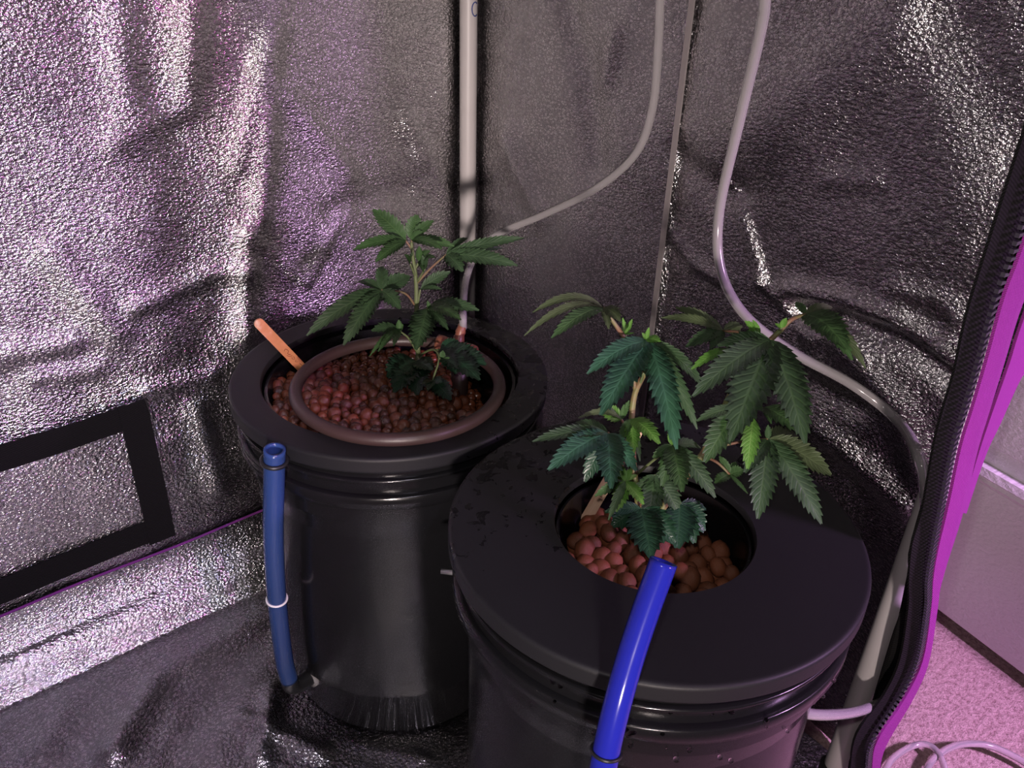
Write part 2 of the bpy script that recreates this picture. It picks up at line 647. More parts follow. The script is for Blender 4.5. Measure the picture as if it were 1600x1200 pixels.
def wall_back_pt(u, v):
    x, z = -TENT_W + u * TENT_W, v * TENT_H
    edge = min(1.0, -x / 0.04, max(z - 0.05, 0) / 0.05)
    return (x, 0.002 + edge * (-0.6 * folds((x, z), creaseA) - lumps(x, z, 1.0)), z)


def wall_right_pt(u, v):
    y, z = -u * TENT_D, v * TENT_H
    edge = max(0.0, min(1.0, -y / 0.04, (TENT_D + y) / 0.03))
    h = folds((y, z), creaseB) + lumps(y, z, 3.0)
    # the front half of the wall is a second panel, sewn on with a small step and leaning outward
    s = 0.0
    if y < -0.333:
        k = (-0.333 - y) / (TENT_D - 0.333)
        bell = math.sin(math.pi * min(1.0, k)) ** 0.7
        s = 0.004 + bell * (0.014 - 0.085 * (min(max(z, 0.22), 0.95) - 0.25))
    return (0.002 + edge * (h + s), y, z)


wb = tag(grid('wall_back', 250, 290, wall_back_pt, M['mylar']), 'crumpled silver mylar tent wall on the left of the corner pole', kind='structure')
wr = tag(grid('wall_right', 150, 290, wall_right_pt, M['mylar']), 'creased silver mylar tent wall on the right of the corner pole', kind='structure')
wl = tag(grid('wall_left', 30, 40, lambda u, v: (-TENT_W - lumps(u, v, 6.0), -u * TENT_D, v * TENT_H), M['mylar']),
         'silver mylar tent wall at the far left end', kind='structure')
ce = tag(grid('ceiling', 40, 20, lambda u, v: (-TENT_W + u * TENT_W, -v * TENT_D, TENT_H + lumps(u, v, 8.0)), M['mylar']),
         'silver mylar tent roof', kind='structure')
# pale seam strip at the join of the two right-hand panels
s0 = [Vector((-0.0015, -0.333, z)) for z in (0.10, 0.4, 0.8, TENT_H)]
s1 = [Vector((-0.0015, -0.327, z)) for z in (0.10, 0.4, 0.8, TENT_H)]


# floor sheet: turned up into a lip against the back wall, with a round fold over the bottom pole
LIP = [(-0.0045, 0.088), (-0.0065, 0.070), (-0.012, 0.052), (-0.018, 0.044), (-0.027, 0.038), (-0.036, 0.027), (-0.041, 0.014),
       (-0.046, 0.004), (-0.052, 0.001), (-0.064, 0.003)]
creaseF = []
for pts, amp, w in [(((500, 870 + 40), (250, 1060), (180, 1180)), 0.008, 0.016), (((470, 930), (330, 1100), (280, 1190)), -0.006, 0.012),
                    (((160, 1010), (60, 1180)), 0.006, 0.018), (((430, 1080), (410, 1190)), 0.006, 0.009),
                    (((560, 1160), (660, 1190)), 0.004, 0.008), (((300, 960), (210, 1000)), 0.005, 0.01),
                    (((380, 1130), (500, 1180)), 0.004, 0.01)]:
    creaseF.append(([(lambda q: (q.x, q.y))(at_z(x, y, 0.0)) for x, y in pts], amp, w))
lipN = 24
lip_path = spline([Vector((0, y, z)) for y, z in LIP], 4)


def floor_pt(u, v):
    x = -TENT_W + u * (TENT_W - 0.006)
    nl = len(lip_path) - 1
    k = v * 130
    if k <= nl:
        q = lip_path[int(k)]
        wv = 0.003 * noise.noise(Vector((x * 9, k * 0.15, 2))) * math.sin(math.pi * k / nl)
        return (x, q.y + wv * 0.5, q.z + wv)
    f = (k - nl) / (130 - nl)
    y = -0.064 - f * (TENT_D - 0.07 + 0.02)
    ed = min(1.0, f * 6)
    hgt = 0.0005 + ed * max(0.0, 0.004 + 0.007 * noise.noise(Vector((x * 7, y * 7, 4))) + 0.003 * noise.noise(Vector((x * 17, y * 17, 7)))
                            + 1.7 * folds((x, y), creaseF))
    dL = min(math.hypot(x + 0.272, y + 0.236), math.hypot(x + 0.244, y + 0.552))
    hgt *= min(1.0, max(0.0, (dL - 0.128) / 0.04))
    return (x, y, hgt + 0.003 * (1 - ed))


fl = tag(grid('floor', 250, 130, floor_pt, M['mylar_floor']), 'silver floor sheet of the tent turned up into a lip', kind='structure')
pp = [Vector((-TENT_W + i * (TENT_W - 0.01) / 40, -0.0065, 0.088 + 0.0012 * math.sin(i * 0.9))) for i in range(41)]
tag(tube('piping', pp, 0.0016, M['piping'], fl, seg=8), 'thin purple piping along the top of the floor lip')
# front sill of the floor sheet and front right jamb cloth are built with the zipper below

cf = link('floor_carpet', mesh('floor_carpet', [(-3, -3.2, -0.006), (2.4, -3.2, -0.006), (2.4, 2.2, -0.006), (-3, 2.2, -0.006)], [[0, 1, 2, 3]]),
          M['carpet'], smooth=False)
tag(cf, 'pale pile carpet outside the tent', kind='structure')

oc = grid('outer_cloth', 30, 40, lambda u, v: (0.003 + 0.042 * min(1.0, (1 - u) / 0.18) + 0.003 * math.sin(u * 9), 0.03 - u * (TENT_D + 0.026), 0.004 + v * (TENT_H - 0.004)), M['purple'])
oc.parent = wr
oc['label'] = 'purple nylon outside of the tent wall'
ob = grid('outer_cloth', 40, 20, lambda u, v: (-TENT_W + u * (TENT_W + 0.03), 0.03, v * TENT_H), M['purple'])
ob.parent = wb
ob['label'] = 'purple nylon outside of the tent wall'
seam = ribbon('seam', s0, s1, 0.002, M['mylar_seam'], wr, n=3)


# ------------------------------------------------------------------ white door outside the tent
def build_door():
    p0 = Vector((0.292, -0.61, 0.0))
    dr = Vector((-0.024, -0.114, 0)).normalized()      # toward the front
    root = empty('door_1', p0)
    root.rotation_euler = (0, 0, math.atan2(dr.y, dr.x))
    tag(root, 'white panelled door standing open beside the tent', kind='structure')
    # local x runs along the door, local +y is the side away from the tent's wall
    nrm = Vector((-dr.y, dr.x, 0))
    if (CAM - p0).dot(nrm) < 0:
        face = -1
    else:
        face = 1

    def loc(px, py, off=0.0):
        d = ray(px, py)
        s = (p0 - CAM).dot(nrm) / d.dot(nrm)
        q = CAM + d * s - p0
        return q.dot(dr), q.z
    zA = sum(loc(*q)[1] for q in ((1550, 696), (1600, 718))) / 2
    zB = sum(loc(*q)[1] for q in ((1536, 722), (1600, 752))) / 2
    zC = sum(loc(*q)[1] for q in ((1527, 750), (1600, 783))) / 2

    def part(name, lo, hi, bev=0.0015):
        V, F = box_geo(lo, hi)
        o = link(name, mesh(name, V, F), M['white_door'], root, smooth=False)
        b = o.modifiers.new('bevel', 'BEVEL')
        b.width = bev
        b.segments = 2
        return o
    f = face

    def yy(d0, d1):
        a, b = f * d0, f * d1
        return min(a, b), max(a, b)
    y0, y1 = yy(-0.035, 0.0)
    part('door_slab', (-0.45, y0, 0.010), (0.75, y1, 2.02))
    y0, y1 = yy(-0.001, 0.006)
    part('door_panel', (-0.35, y0, 0.010 + 0.001), (0.65, y1, zC))
    part('door_panel', (-0.35, y0, zA), (0.65, y1, 1.0))
    V, F = [], []
    prof = [(0.0, zC), (0.007, zC), (0.012, zC + (zB - zC) * 0.25), (0.011, zC + (zB - zC) * 0.45), (0.015, zC + (zB - zC) * 0.6),
            (0.013, zB), (0.0, zB)]
    for x in (-0.35, 0.65):
        for d, z in prof:
            V.append((x, f * d, z))
    n = len(prof)
    for i in range(n):
        F.append([i, (i + 1) % n, n + (i + 1) % n, n + i])
    F += [list(range(n)), list(range(n, 2 * n))[::-1]]
    link('moulding', mesh('moulding', V, F), M['white_door'], root, smooth=False)


build_door()


# ------------------------------------------------------------------ tent poles
def pole(label, x, y, z0, z1, r=0.0105, lean=(0, 0)):
    root = empty('tent_pole', (x, y, z0))
    tag(root, label, 'pole', 'white tent poles')
    V, F = tube_geo([Vector((0, 0, 0)), Vector((lean[0], lean[1], z1 - z0))], r, 24)
    o = link('pole_tube', mesh('pole_tube', V, F), M['pole'], root)
    es = o.modifiers.new('edge', 'EDGE_SPLIT')
    V, F = tube_geo([Vector((0, 0, 0)), Vector((0, 0, 0.05))], r * 1.25, 24)
    link('corner_socket', mesh('corner_socket', V, F), M['rubber'], root).modifiers.new('edge', 'EDGE_SPLIT')
    return root


p1 = pole('white tent pole standing in the back corner behind the smaller plant', -0.0135, -0.0145, 0.004, 1.42)
qa, qb = at_y(1304, 1200, -0.663), at_y(1600, 380, -0.663)
dx = (qb.x - qa.x) / (qb.z - qa.z)
p2 = pole('white tent pole at the front right beside the zipper', qa.x + dx * (0.004 - qa.z), -0.663, 0.004, 1.42, lean=(dx * 1.416, 0))
# handwritten blue C near the top of the corner pole
cq = at_h(757, 15, (Vector((-0.0135, -0.0145, 0)) - CAM).dot(FH) - 0.008)
axis = Vector((-0.0135, -0.0145, cq.z))
dirc = (cq - axis)
dirc.z = 0
ang0 = math.atan2(dirc.y, dirc.x)
cpts = []
for k in range(13):
    a = math.radians(50 + 260 * k / 12)
    da, dz = 0.0045 * math.cos(a) / 0.0106, 0.0075 * math.sin(a)
    cpts.append(Vector((axis.x + 0.0106 * math.cos(ang0 - 0.30 + da), axis.y + 0.0106 * math.sin(ang0 - 0.30 + da), cq.z + dz)))
tag(tube('marker_letter', cpts, 0.0007, M['ink_blue'], p1, seg=6), 'blue handwritten letter C')


# ------------------------------------------------------------------ vent cover on the back wall
def build_vent():
    root = empty('vent_cover', (-0.56, -0.012, 0.20))
    tag(root, 'silver vent cover framed by wide black hook tape on the left wall', 'vent cover')
    yv = -0.016
    R, Ri = -0.4455, -0.4755
    Lx, Li = -0.745, -0.715
    zt, zti, zb, zbi = 0.296, 0.268, 0.112, 0.142

    def wob(x, z):
        return -0.003 * noise.noise(Vector((x * 9, z * 9, 11)))

    def strap(name, pts_a, pts_b, dy):
        A = [Vector((x, yv + dy + wob(x, z), z)) for x, z in pts_a]
        B = [Vector((x, yv + dy + wob(x, z), z)) for x, z in pts_b]
        return ribbon(name, A, B, 0.0022, M['webbing'], root, n=6)
    n = 7
    xs = [Lx + (R - Lx) * i / n for i in range(n + 1)]
    zs = [zb + (zt - zb) * i / n for i in range(n + 1)]
    strap('tape_strip', [(x, zt + 0.004 * math.sin(x * 14)) for x in xs], [(x, zti + 0.004 * math.sin(x * 14)) for x in xs], 0.0)
    strap('tape_strip', [(x, zb + 0.003 * math.sin(x * 11)) for x in xs], [(x, zbi + 0.003 * math.sin(x * 11)) for x in xs], 0.0)
    strap('tape_strip', [(R, z) for z in zs], [(Ri, z) for z in zs], -0.0016)
    strap('tape_strip', [(Lx, z) for z in zs], [(Li, z) for z in zs], -0.0016)

    def cover_pt(u, v):
        x, z = Lx + 0.01 + u * (R - Lx - 0.02), zb + 0.01 + v * (zt - zb - 0.02)
        return (x + 0.56, yv + 0.002 + wob(x, z) + 0.004 * noise.noise(Vector((x * 6, z * 8, 3))) + 0.012, z - 0.20)
    o = grid('cover_panel', 60, 36, cover_pt, M['mylar'])
    o.parent = root
    th = spline([at_y(226, 622, -0.022), at_y(236, 650, -0.026), at_y(250, 690, -0.024), at_y(258, 712, -0.027), at_y(268, 738, -0.022)], 5)
    tube('loose_thread', th, 0.0005, M['thread'], root, seg=5)
    th = spline([at_y(228, 625, -0.022), at_y(245, 655, -0.024), at_y(262, 705, -0.026), at_y(272, 742, -0.022)], 5)
    tube('loose_thread', th, 0.0004, M['thread'], root, seg=5)


build_vent()


# ------------------------------------------------------------------ zipper edge of the tent door
def build_zipper():
    root = empty('tent_zipper', (0.0, -TENT_D, 0.0))
    tag(root, 'black zipper edge with purple nylon binding along the open tent door', 'zipper')
    yz = -0.692
    teeth_px = [(1640, 250), (1612, 325), (1587, 385), (1557, 465), (1531, 561), (1509, 636), (1491, 695), (1473, 784), (1458, 860), (1451, 905),
                (1449, 950), (1435, 1030), (1407, 1090), (1365, 1155), (1357, 1197), (1356, 1240)]
    inner_px = [(1600, 225), (1566, 310), (1543, 380), (1509, 492), (1489, 583), (1472, 640), (1458, 695), (1440, 795), (1424, 850), (1419, 905),
                (1418, 950), (1405, 1030), (1380, 1085), (1338, 1145), (1328, 1197), (1326, 1240)]
    purp0 = [(1648, 255), (1620, 328), (1596, 385), (1566, 467), (1540, 563), (1518, 638), (1500, 697), (1481, 786), (1463, 862), (1456, 907),
             (1453, 950), (1440, 1032), (1411, 1093), (1369, 1157), (1361, 1199), (1360, 1240)]
    purp1 = [(1685, 285), (1658, 350), (1624, 400), (1590, 490), (1566, 570), (1543, 645), (1525, 705), (1503, 800), (1478, 880), (1466, 925),
             (1459, 965), (1446, 1040), (1420, 1100), (1383, 1165), (1373, 1205), (1371, 1240)]
    def pl(L, y):               # off the top of the picture each edge runs straight up to the roof
        P = [at_y(px, py, y) for px, py in L]
        P = P[2:]
        q = P[0]
        return [Vector((q.x, q.y, z)) for z in (1.43, 1.2, 0.98, 0.80, 0.68)] + P
    T = pl(teeth_px, yz - 0.006)
    I = pl(inner_px, yz + 0.004)
    ribbon('zipper_tape', I, pl([(x + 3, y) for x, y in teeth_px], yz - 0.003), 0.002, M['tape'], root, n=5)
    # interlocking teeth along the edge
    path = spline(T, 24)[::-1]         # counted up from the floor
    L = [0.0]
    for a, b in zip(path, path[1:]):
        L.append(L[-1] + (b - a).length)
    V, F = box_geo((-0.0034, -0.0013, -0.0012), (0.0034, 0.0013, 0.0012))
    V = [Vector(v) for v in V]
    tooth = mesh('zipper_tooth', [Vector((v.x, v.y * (0.6 if v.x > 0 else 1.0), v.z)) for v in V], F)
    tooth.materials.append(M['tooth'])
    step = 0.0046
    s, k = 0.0, 0
    while s < L[-1] and s < 299 * step:
        while k < len(L) - 2 and L[k + 1] < s:
            k += 1
        f = (s - L[k]) / max(1e-9, L[k + 1] - L[k])
        q = path[k].lerp(path[k + 1], f)
        tg = (path[k + 1] - path[k]).normalized()
        nn = Vector((0, -1, 0))
        side = tg.cross(nn).normalized()
        o = bpy.data.objects.new('zipper_tooth', tooth)
        C.objects.link(o)
        mw = Matrix(((side.x, tg.x, nn.x, q.x), (side.y, tg.y, nn.y, q.y), (side.z, tg.z, nn.z, q.z), (0, 0, 0, 1)))
        o.parent = root
        o.matrix_parent_inverse = Matrix.Translation(root.location).inverted()
        o.matrix_basis = mw
        s += step
    tag(ribbon('binding', pl(purp0, yz - 0.006), pl(purp1, yz - 0.002), 0.002, M['purple'], root, n=5, out=Vector((0, -0.003, 0))),
        'bright purple woven binding')
    # second fold of purple cloth behind the binding
    f0 = [(1690, 280), (1640, 405), (1600, 490), (1576, 565), (1548, 645), (1528, 705), (1500, 800)]
    f1 = [(1740, 340), (1690, 440), (1630, 530), (1594, 590), (1562, 660), (1538, 712), (1508, 802)]
    ribbon('outer_fold', pl(f0, yz + 0.012), pl(f1, yz + 0.020), 0.002, M['purple'], root, n=5)
    # dark cloth of the front wall between the pole and the zipper, hanging in folds
    g0 = [(1600, 300), (1500, 620), (1444, 800), (1422, 905), (1392, 1000), (1362, 1100), (1331, 1200), (1318, 1240)]
    g1 = [(1600, 300), (1500, 620), (1450, 800), (1430, 905), (1416, 1000), (1390, 1085), (1345, 1160), (1336, 1240)]
    ribbon('inner_cloth', pl(g0, yz + 0.014), pl(g1, yz + 0.006), 0.0015, M['tape'], root, n=5, out=Vector((0, 0.004, 0)))


build_zipper()


# ------------------------------------------------------------------ buckets
BL = Vector((-0.272, -0.236, 0.003))
BR = Vector((-0.244, -0.552, 0.003))
LIDZ = 0.367
R0 = 0.1525


def build_bucket(loc, label, lidmat, hole, tilt=0.0):
    root = empty('bucket', loc)
    tag(root, label, 'bucket', 'black hydroponic buckets')
    prof = [(0.0, 0.0), (0.122, 0.0), (0.1255, 0.004), (0.138, 0.285), (0.1395, 0.290), (0.1395, 0.300)]
    z = LIDZ
    prof += [(0.1400, z - 0.075), (0.1425, z - 0.074), (0.1435, z - 0.056)]
    lathe('bucket_body', prof + [(0.1435, z - 0.008), (0.138, z - 0.008), (0.136, z - 0.3), (0.0, z - 0.33)], M['plastic'], root, 96)

    def rib(zc, h, r):
        lathe('rib', [(0.1430, zc - h / 2), (r - 0.001, zc - h / 2), (r, zc - h / 2 + 0.001), (r, zc + h / 2 - 0.001), (r - 0.001, zc + h / 2),
                      (0.1430, zc + h / 2)], M['plastic'], root, 96)
    rib(z - 0.048, 0.013, 0.1495)
    rib(z - 0.0265, 0.0035, 0.1480)
    # lid: ring with a rolled rim and a round opening
    e = 0.0025
    lp = [(hole, z - 0.006), (hole, z - e * 0.6), (hole + 0.001, z), (hole + 0.0025, z), (R0 - 0.0045, z), (R0 - 0.003, z), (R0 - 0.0009, z - 0.0005),
          (R0, z - 0.0022), (R0, z - 0.0035), (R0, z - 0.012), (R0, z - 0.013),
          (R0 - 0.0015, z - 0.015), (0.1440, z - 0.015), (0.1440, z - 0.006)]
    lid = lathe('lid', lp, lidmat, root, 128, closed=True)
    return root


bl = build_bucket(BL, 'black bucket with a wide-mouthed wet lid holding the smaller plant', M['lid_a'], 0.123)
br = build_bucket(BR, 'black bucket with a broad flat lid holding the larger plant', M['lid_b'], 0.0735)

# handle pin of the front bucket
q = at_h(695, 893, (BR - CAM).dot(FH) + 0.02)
dd = Vector((BR.x - q.x, BR.y - q.y, 0)).normalized()
tube('handle_pin', [q - dd * 0.003, q + dd * 0.020], 0.0022, M['chrome'], br, seg=12)


def build_pot(loc, label, r, depth, slope):
    root = empty('net_pot', (loc[0], loc[1], LIDZ - depth))
    tag(root, label, 'net pot')
    V, F = [], []
    lathe('pot_wall', [(r * 0.86, 0.0), (r * 0.98, depth - 0.006), (r * 0.955, depth - 0.006), (r * 0.84, 0.004)], M['plastic'], root, 72, closed=True)
    lathe('pot_base', [(0.0, 0.0), (r * 0.85, 0.0), (r * 0.85, 0.004), (0.0, 0.004)], M['plastic'], root, 72)
    return root


build_pot(BL, 'black inner pot sunk in the bucket with the smaller plant', 0.1235, 0.13, 0)
build_pot(BR, 'black net pot sunk in the bucket with the larger plant', 0.0735, 0.11, 0)


# ------------------------------------------------------------------ clay pebbles
def pebble_meshes(prefix, m, n=6):
    out = []
    for k in range(n):
        bm = bmesh.new()
        bmesh.ops.create_icosphere(bm, subdivisions=2, radius=1.0)
        sc = Vector((random.uniform(0.9, 1.12), random.uniform(0.85, 1.05), random.uniform(0.8, 1.0)))
        for v in bm.verts:
            f = 1 + 0.13 * noise.noise(v.co * 1.3 + Vector((k * 7.1, 3, 1)))
            v.co = Vector((v.co.x * sc.x, v.co.y * sc.y, v.co.z * sc.z)) * f
        me = bpy.data.meshes.new(prefix)
        bm.to_mesh(me)
        bm.free()
        for p in me.polygons:
            p.use_smooth = True
        me.materials.append(m)
        out.append(me)
    return out


def scatter(center, rad, d, zfun, visible, limit, meshes, label, group, bed_label, m, rmin=0.8, rmax=1.25):
    pts = []
    rows = int(rad / (d * 0.87)) + 1
    for j in range(-rows, rows + 1):
        for i in range(-rows - 2, rows + 3):
            x = (i + (j % 2) * 0.5) * d + random.uniform(-0.2, 0.2) * d
            y = j * d * 0.87 + random.uniform(-0.2, 0.2) * d
            if math.hypot(x, y) < rad - d * 0.4:
                pts.append(Vector((center.x + x, center.y + y, 0)))
    for p in pts:
        p.z = zfun(p) + random.uniform(-0.22, 0.3) * d
    vis = [p for p in pts if visible(p)]
    vis.sort(key=lambda p: (p - CAM).length)
    sel = vis[:limit]
    ids = set(id(p) for p in sel)
    rest = [p for p in pts if id(p) not in ids]
    for p in sel:
        o = bpy.data.objects.new('clay_pebble', random.choice(meshes))
        C.objects.link(o)
        s = d * 0.56 * random.uniform(rmin, rmax)
        o.location = p
        o.scale = (s, s, s)
        o.rotation_euler = (random.uniform(0, 6), random.uniform(0, 6), random.uniform(0, 6))
        tag(o, label, 'pebble', group)
    # the layer below and the pebbles out of sight
    V, F = [], []
    low = rest + [Vector((p.x + d * 0.3, p.y + d * 0.3, p.z - d * 0.75)) for p in pts] + [Vector((p.x, p.y + d * 0.2, p.z - d * 1.5)) for p in pts]
    bm = bmesh.new()
    bmesh.ops.create_icosphere(bm, subdivisions=1, radius=1.0)
    bv = [v.co.copy() for v in bm.verts]
    bf = [[v.index for v in f.verts] for f in bm.faces]
    bm.free()
    for p in low:
        if math.hypot(p.x - center.x, p.y - center.y) > rad - d * 0.5:
            continue
        b = len(V)
        s = d * 0.55 * random.uniform(0.85, 1.15)
        rot = Matrix.Rotation(random.uniform(0, 6), 3, 'X') @ Matrix.Rotation(random.uniform(0, 6), 3, 'Z')
        V += [p + (rot @ v) * s for v in bv]
        F += [[b + i for i in f] for f in bf]
    o = link('clay_pebble_bed', mesh('clay_pebble_bed', V, F), m)
    tag(o, bed_label, 'pebbles', kind='stuff')
    print('PEBBLES', label[:20], len(pts), len(vis), len(sel))


def zl(p):      # heaped to the left and front, sunk toward the back right
    r = p - BL
    side = r.dot(RH)
    fw = r.dot(FH)
    z = LIDZ - 0.018 - 0.06 * max(0.0, side) * 1.0 - 0.10 * max(0, fw + 0.02)
    if side > 0.045 and fw > -0.035:
        z -= 0.9 * min(side - 0.045, fw + 0.035, 0.05)
    return z


def zr(p):
    r = p - BR
    return LIDZ - 0.030 - 0.16 * max(0.0, r.dot(RH) - 0.01) - 0.05 * max(0, r.dot(FH))


peb_l = pebble_meshes('clay_pebble', M['clay'])
peb_r = pebble_meshes('clay_pebble', M['clay_dry'])
scatter(BL, 0.119, 0.0105, zl, lambda p: (p - BL).dot(FH) < 0.10, 300, peb_l,
        'small wet brown clay pebble around the smaller plant', 'wet clay pebbles in the rear bucket', 'wet brown clay pebbles filling the rear bucket', M['clay'], 0.72, 1.38)
scatter(BR, 0.070, 0.0142, zr, lambda p: (p - BR).dot(FH) < 0.055, 300, peb_r,
        'round reddish clay pebble at the foot of the larger plant', 'clay pebbles in the front bucket', 'reddish clay pebbles filling the front bucket', M['clay_dry'])


# ------------------------------------------------------------------ drip ring in the rear bucket
def build_ring():
    c = at_z(623, 597, LIDZ + 0.010)
    root = empty('drip_ring', (c.x, c.y, LIDZ - 0.02))
    tag(root, 'brown watering ring lying around the smaller plant', 'drip ring')
    rr, tr = 0.0945, 0.0060
    tee_dir = at_z(741, 524, LIDZ + 0.008) - c
    a0 = math.atan2(tee_dir.y, tee_dir.x)
    path = []
    n = 96
    for k in range(n + 1):
        a = a0 + math.radians(9) + (2 * math.pi - math.radians(18)) * k / n
        lift = 0.0
        path.append(Vector((c.x + rr * math.cos(a), c.y + rr * math.sin(a), LIDZ + 0.007 + lift)))
    tube('ring_hose', path, tr, M['ring'], root, seg=14)
    tc = Vector((c.x + rr * math.cos(a0), c.y + rr * math.sin(a0), LIDZ + 0.007))
    pts = []
    for k in range(-8, 9):
        a = a0 + math.radians(13) * k / 8
        pts.append(Vector((c.x + rr * math.cos(a), c.y + rr * math.sin(a), LIDZ + 0.007)))
    fit = tube('tee_fitting', pts, [tr * (1.42 - 0.16 * math.cos(k * 0.39)) for k in range(-8, 9)], M['fitting'], root, seg=16)
    outw = (tc - c).normalized()
    # barb that takes the clear tube, leaning up toward the corner
    top = tc + Vector((0, 0, 0.024)) + outw * 0.012
    bp = [tc, tc.lerp(top, 0.35), tc.lerp(top, 0.55), tc.lerp(top, 0.62), tc.lerp(top, 0.8), top]
    tube('barb', bp, [0.0072, 0.0062, 0.0048, 0.0056, 0.0044, 0.0040], M['fitting'], root, seg=14)
    # upright pump column going down into the pebbles
    col = at_z(718, 600, LIDZ - 0.035)
    tube('pump_column', [Vector((col.x, col.y, LIDZ - 0.085)), Vector((col.x, col.y, LIDZ - 0.002))], 0.0088, M['ring'], root, seg=18)
    return tc, top


TEE, BARB = build_ring()

# ------------------------------------------------------------------ hoses
root = empty('air_tube', BARB)
tag(root, 'clear tube curving past the corner pole into the brown ring', 'tube', 'clear tubes')
hp1 = 0.0
hb = (BARB - CAM).dot(FH)
pth = [at_h(1034, -60, 0.77), at_h(1029, 60, 0.775), at_h(1020, 165, 0.78), at_h(993, 240, 0.79), at_h(930, 295, 0.815), at_h(850, 335, 0.85), at_h(785, 362, 0.87),
       at_h(748, 390, 0.875), at_h(730, 430, 0.87), at_h(724, 470, 0.5 * (0.86 + hb)), BARB + Vector((0, 0, 0.006)), BARB - Vector((0, 0, 0.006))]
sl = (pth[0] - pth[1]) / (pth[0].z - pth[1].z)
pth = [Vector((pth[0].x + sl.x * 0.7 * (z - pth[0].z), pth[0].y + sl.y * 0.7 * (z - pth[0].z), z)) for z in (1.42, 1.2, 0.95)] + pth
tube('tube_wall', spline(pth, 8), 0.0040, M['clear'], root, seg=14, inner=0.55)

root = empty('air_tube', (-0.12, -0.66, 0.3))
tag(root, 'clear tube looping down the right wall and under the front bucket lid', 'tube', 'clear tubes')
pth = [at_h(1203, -60, 0.63), at_h(1190, 40, 0.64), at_h(1155, 190, 0.66), at_h(1124, 330, 0.67), at_h(1126, 420, 0.66), at_h(1162, 490, 0.645), at_h(1235, 548, 0.625),
       at_h(1330, 600, 0.60), at_h(1400, 655, 0.575), at_y(1436, 715, -0.668), at_y(1447, 790, -0.679), at_y(1445, 900, -0.680), at_y(1430, 1000, -0.680),
       at_y(1402, 1076, -0.680), at_y(1352, 1108, -0.684), at_h(1290, 1117, 0.445), at_h(1235, 1110, 0.436), at_h(1196, 1096, 0.432), at_h(1170, 1080, 0.440)]
sl = (pth[0] - pth[1]) / (pth[0].z - pth[1].z)
pth = [Vector((pth[0].x + sl.x * 0.7 * (z - pth[0].z), pth[0].y + sl.y * 0.7 * (z - pth[0].z), z)) for z in (1.42, 1.2, 0.95)] + pth
tube('tube_wall', spline(pth, 8), 0.0042, M['clear'], root, seg=14, inner=0.55)

# loops of tube on the carpet
root = empty('coiled_tube', at_z(1480, 1190, 0.0))
tag(root, 'loops of clear tube lying on the pink carpet', 'tube')
pth = [at_z(1380, 1210, 0.004), at_z(1395, 1185, 0.006), at_z(1425, 1166, 0.008), at_z(1450, 1164, 0.010), at_z(1468, 1180, 0.010), at_z(1478, 1215, 0.008), at_z(1470, 1270, 0.004)]
tube('tube_loop', spline(pth, 8), 0.0034, M['clear'], root, seg=12)
pth = [at_z(1440, 1225, 0.004), at_z(1455, 1190, 0.006), at_z(1485, 1168, 0.011), at_z(1520, 1162, 0.012), at_z(1560, 1170, 0.010), at_z(1620, 1205, 0.006), at_z(1680, 1270, 0.004)]
tube('tube_loop', spline(pth, 8), 0.0036, M['clear'], root, seg=12)


def blue_tube(label, pts, r, m, ring_at, ring_mat, collar):
    root = empty('level_tube', pts[-1])
    tag(root, label, 'tube', 'blue level tubes')
    path = spline(pts, 10)
    tube('tube_wall', path, r, m, root, seg=24, inner=0.74)
    k = min(range(len(path)), key=lambda i: (path[i] - ring_at).length)
    tdir = (path[min(k + 1, len(path) - 1)] - path[k - 1]).normalized()
    n0 = tdir.orthogonal().normalized()
    n1 = tdir.cross(n0)
    ring = [path[k] + (n0 * math.cos(2 * math.pi * i / 28) + n1 * math.sin(2 * math.pi * i / 28)) * (r + 0.0005) for i in range(28)]
    tube('band', ring, 0.0011, ring_mat, root, seg=8, cyclic=True)
    if collar:
        tdir = (path[1] - path[0]).normalized()
        n0 = tdir.orthogonal().normalized()
        n1 = tdir.cross(n0)
        cpt = path[0] + tdir * 0.012
        ring = [cpt + (n0 * math.cos(2 * math.pi * i / 28) + n1 * math.sin(2 * math.pi * i / 28)) * (r + 0.0012) for i in range(28)]
        tube('collar', ring, 0.0019, M['rubber'], root, seg=8, cyclic=True)
    return root, path


# rear level tube
hb = 0.600
ptsL = [at_r(x, y, BL, rr) for x, y, rr in ((429, 702, 0.1635), (428, 760, 0.1625), (427, 830, 0.161), (430, 900, 0.159), (435, 960, 0.157), (444, 1030, 0.155), (452, 1062, 0.154))]
rootL, pathL = blue_tube('dark blue upright level tube on the rear bucket with a white ring', ptsL, 0.0090, M['blue_l'], at_r(432, 936, BL, 0.158), M['oring'], True)
e0 = pathL[-1]
inb = Vector((BL.x - e0.x, BL.y - e0.y, 0)).normalized()
tube('elbow', spline([e0 + (pathL[-6] - e0).normalized() * 0.020, e0, e0 - Vector((0, 0, 0.010)) + inb * 0.002, e0 - Vector((0, 0, 0.015)) + inb * 0.010, e0 - Vector((0, 0, 0.016)) + inb * 0.034], 5),
     0.0086, M['rubber'], rootL, seg=16)
fc = e0 - Vector((0, 0, 0.016)) + inb * 0.026
tube('grommet', [fc - inb * 0.003, fc + inb * 0.004], 0.0115, M['clear'], rootL, seg=20)
